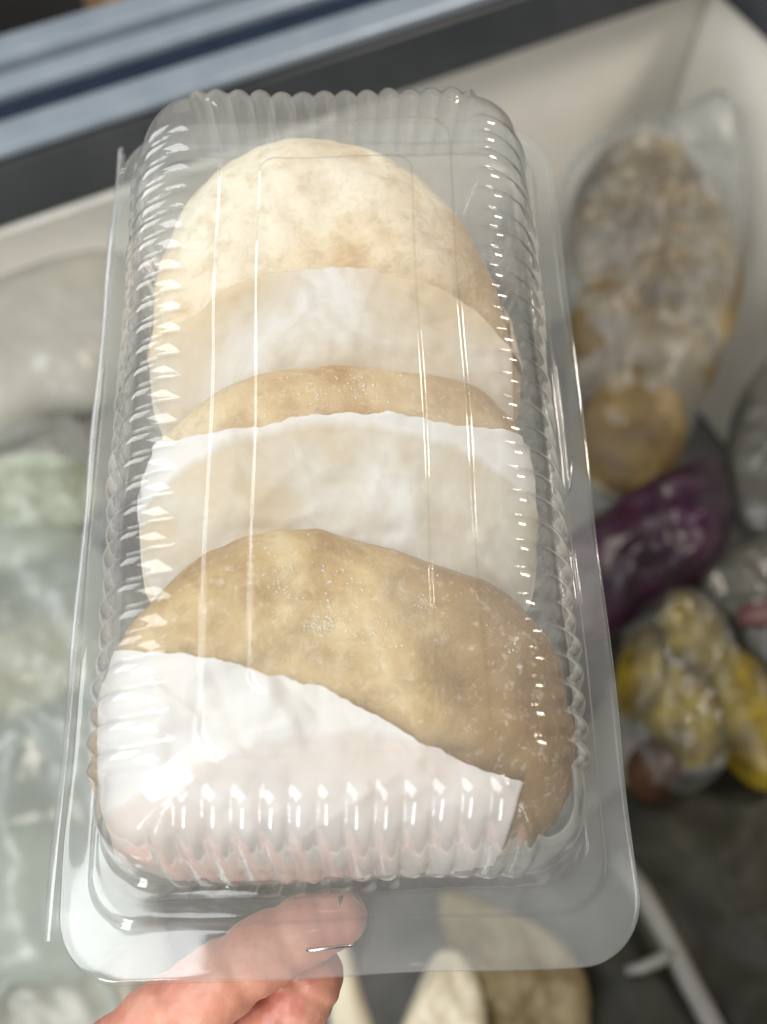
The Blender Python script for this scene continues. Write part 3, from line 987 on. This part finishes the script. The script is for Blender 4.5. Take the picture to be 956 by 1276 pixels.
# yellow goods in clear bags
lump('clear_bag', [(775, 800), (815, 745), (865, 745), (905, 800), (920, 880), (895, 965), (840, 985), (790, 920)], 0.79, 0.046, 0.035, M_BAG3,
     'small clear bag of yellow pieces touching the box flange', 'bag', bump=0.03, bs=30, seed=2.2)
for k, (cx, cy, rx, ry, rot, lab) in enumerate([
        (856, 800, 40, 62, -24, 'upper yellow piece in the small clear bag'), (798, 842, 28, 58, 4, 'left yellow piece in the small clear bag'),
        (846, 890, 40, 72, -28, 'largest yellow piece at the lower end of the small clear bag')]):
    lump('yellow_piece', ell(cx, cy, rx, ry, rot), 0.787, 0.036, 0.03, M_YELLOW, lab, 'food piece', 'yellow frozen pieces', seed=k + 9.0, bump=0.006)
lump('yellow_piece', ell(925, 895, 44, 100, -28), 0.78, 0.04, 0.03, M_YELLOW, 'long yellow piece at the right edge of the photo', 'food piece', 'yellow frozen pieces', seed=21.0, bump=0.008)
lump('orange_piece', ell(815, 960, 34, 40, 0), 0.765, 0.03, 0.03, M_ORANGE, 'dark orange-brown piece below the yellow ones', 'food piece', seed=23.0, bump=0.006)
# grey wrap with red print at the right edge
lump('grey_packet', [(850, 720), (900, 690), (980, 660), (1060, 720), (1060, 850), (960, 860), (905, 800), (870, 760)], 0.76, 0.03, 0.03, M_GREYDARK,
     'crumpled grey plastic packet with a red mark at the right edge', 'packet', bump=0.012, bs=24, seed=6)
pkt = bpy.context.scene.objects['grey_packet']
lump('red_mark', [(918, 762), (935, 752), (975, 750), (985, 770), (950, 782), (922, 778)], 0.788, 0.004, 0.004, M_RED, parent=pkt, bump=0)
# grey bag behind, right wall
lump('grey_packet', [(905, 560), (930, 480), (990, 440), (1080, 520), (1060, 660), (960, 670), (915, 640)], 0.77, 0.03, 0.04, M_GREYDARK,
     'plain grey plastic packet against the right liner wall, above the purple pack', 'packet', bump=0.014, bs=20, seed=12)
# bag at lower right, coloured dark in place of the holder's shadow
lump('shaded_bag', [(640, 1130), (760, 990), (880, 960), (1080, 940), (1120, 1150), (1100, 1420), (800, 1440), (650, 1330)], 0.72, 0.05, 0.06, M_SHADEBAG,
     'large plastic bag filling the lower right corner, coloured dark for the shadow of the holder', 'bag', bump=0.02, bs=10, seed=15, nr=34, na=140)
V, Fc = tube([np.array(at(px, py, z)) for px, py, z in ((770, 1070, 0.775), (800, 1112, 0.785), (830, 1165, 0.787), (860, 1225, 0.785), (895, 1290, 0.78), (930, 1360, 0.77))], 0.0075, 10)
st = mesh_obj('white_strap', V, Fc, M_STRAP)
tag(st, 'white plastic strap lying across the dark bag at lower right', 'strap')
V, Fc = tube([np.array(at(px, py, z)) for px, py, z in ((838, 1185, 0.789), (822, 1196, 0.789), (800, 1206, 0.786), (780, 1210, 0.782))], [0.005, 0.0045, 0.004, 0.003], 8)
mesh_obj('side_tab', V, Fc, M_STRAP, st)
# bottom edge goods
lump('cream_packet', [(545, 1188), (582, 1196), (606, 1270), (602, 1420), (490, 1450), (482, 1340), (512, 1250)], 0.80, 0.02, 0.03, M_CREAM,
     'cream white packet poking out below the box, right of the hand', 'packet', bump=0.012, bs=40, seed=17)
lump('tan_packet', [(545, 1120), (620, 1130), (700, 1175), (735, 1255), (700, 1440), (600, 1460), (588, 1290)], 0.775, 0.03, 0.03, M_TAN,
     'tan packet at the bottom edge, right of the cream one', 'packet', bump=0.02, bs=34, seed=18)
lump('yellow_strip_packet', [(405, 1180), (430, 1170), (452, 1240), (478, 1330), (450, 1380), (415, 1290)], 0.80, 0.016, 0.02, M_CREAM,
     'narrow pale yellow packet beside the fingers at the bottom edge', 'packet', bump=0.004, bs=20, seed=19)

# left: grey bag, clamshells like the held one, loose packets
lump('grey_bag', [(-80, 330), (0, 312), (80, 285), (150, 300), (175, 400), (130, 500), (60, 520), (-20, 560), (-110, 500)], 0.80, 0.05, 0.06, M_GREYBAG,
     'smooth pale grey plastic bag below the far rim at left', 'bag', bump=0.01, bs=9, seed=31, nr=30, na=120)


def copy_clam(px, py, z, rotz, label, tilt=(0, 0)):
    r = clam.copy()
    COL.objects.link(r)
    r.matrix_world = Matrix.Translation(at(px, py, z)) @ Matrix.Rotation(math.radians(rotz), 4, 'Z') @ Matrix.Rotation(tilt[0], 4, 'X') @ Matrix.Rotation(tilt[1], 4, 'Y')
    r['label'] = label
    r['group'] = 'clamshell boxes lying in the freezer'
    for ch in (lid, tray):
        c = ch.copy()
        COL.objects.link(c)
        c.parent = r
    return r


copy_clam(-45, 645, 0.80, -66, 'ribbed clear box of pale green food at the left edge', (0.0, 0.10))
copy_clam(-30, 845, 0.775, -70, 'ribbed clear box with cream food at the left edge, below the green one', (0.0, 0.08))
for k, (cx, cy, rx, ry, z, mat, lab, cat) in enumerate([
        (5, 642, 125, 66, 0.80, M_PALEGREEN, 'pale green food filling the upper left box', 'food'),
        (35, 832, 95, 50, 0.775, M_CREAM, 'cream lump in the lower left box', 'food')]):
    lump('food_lump', ell(cx, cy, rx, ry, -20), z, 0.024, 0.02, mat, lab, cat, 'food in the boxes at left', seed=40 + k, bump=0.022, bs=34, nr=34, na=120)
lump('milky_bag', [(-160, 700), (-60, 640), (70, 655), (150, 720), (190, 900), (200, 1080), (150, 1190), (0, 1225), (-140, 1160)], 0.80, 0.05, 0.04, M_BAG2,
     'big milky crumpled plastic bag along the left edge, over the two boxes', 'bag', bump=0.02, bs=18, seed=50, nr=30, na=120)
lump('grey_packet', [(-120, 1040), (20, 1030), (120, 1060), (200, 1160), (180, 1330), (0, 1400), (-120, 1340)], 0.72, 0.04, 0.04, M_GREYBAG,
     'grey plastic packet in the bottom left corner under the round rim', 'packet', bump=0.016, bs=16, seed=51)
ring = [np.array(at(60, 1290, 0.775)) + np.array((0.045 * math.cos(t), 0.045 * math.sin(t), 0)) for t in np.linspace(0, 2 * math.pi, 48)]
V, Fc = tube(ring, 0.0035, 8, caps=False)
tub = empty('round_tub', Matrix.Translation(Vector(at(60, 1290, 0.72))))
tag(tub, 'round clear tub with a pale rim at the bottom left corner', 'tub')
o = mesh_obj('rim', V, Fc, M_BAG2)
o.parent = tub
o.matrix_parent_inverse = tub.matrix_world.inverted()
cv = []
for i in range(9):
    t = i / 8
    rr = 0.044 - 0.006 * t if i < 8 else 0.001
    for k in range(48):
        a = 2 * math.pi * k / 48
        c = np.array(at(60, 1290, 0.775))
        cv.append((c[0] + rr * math.cos(a), c[1] + rr * math.sin(a), 0.775 - 0.05 * min(t, 0.875) / 0.875))
o = mesh_obj('wall', cv, grid_faces(9, 48, True), M_BAG)
o.parent = tub
o.matrix_parent_inverse = tub.matrix_world.inverted()
# goods lying under the held box
for k, (cx, cy, rx, ry, z, mat, lab) in enumerate([
        (250, 460, 120, 110, 0.72, M_GREYBAG, 'grey packet deep under the far half of the held box'),
        (520, 420, 150, 120, 0.70, M_SHADEBAG, 'dark packet deep under the far right of the held box'),
        (300, 800, 150, 170, 0.70, M_GREYBAG, 'grey packet deep under the middle of the held box'),
        (600, 830, 140, 190, 0.68, M_SHADEBAG, 'dark packet deep under the right of the held box'),
        (330, 1130, 160, 130, 0.70, M_SHADEBAG, 'dark packet deep under the hand')]):
    lump('frozen_packet', ell(cx, cy, rx, ry, 20 * k), z, 0.04, 0.05, mat, lab, 'packet', 'packets under the held box', seed=60 + k, bump=0.02, bs=14)
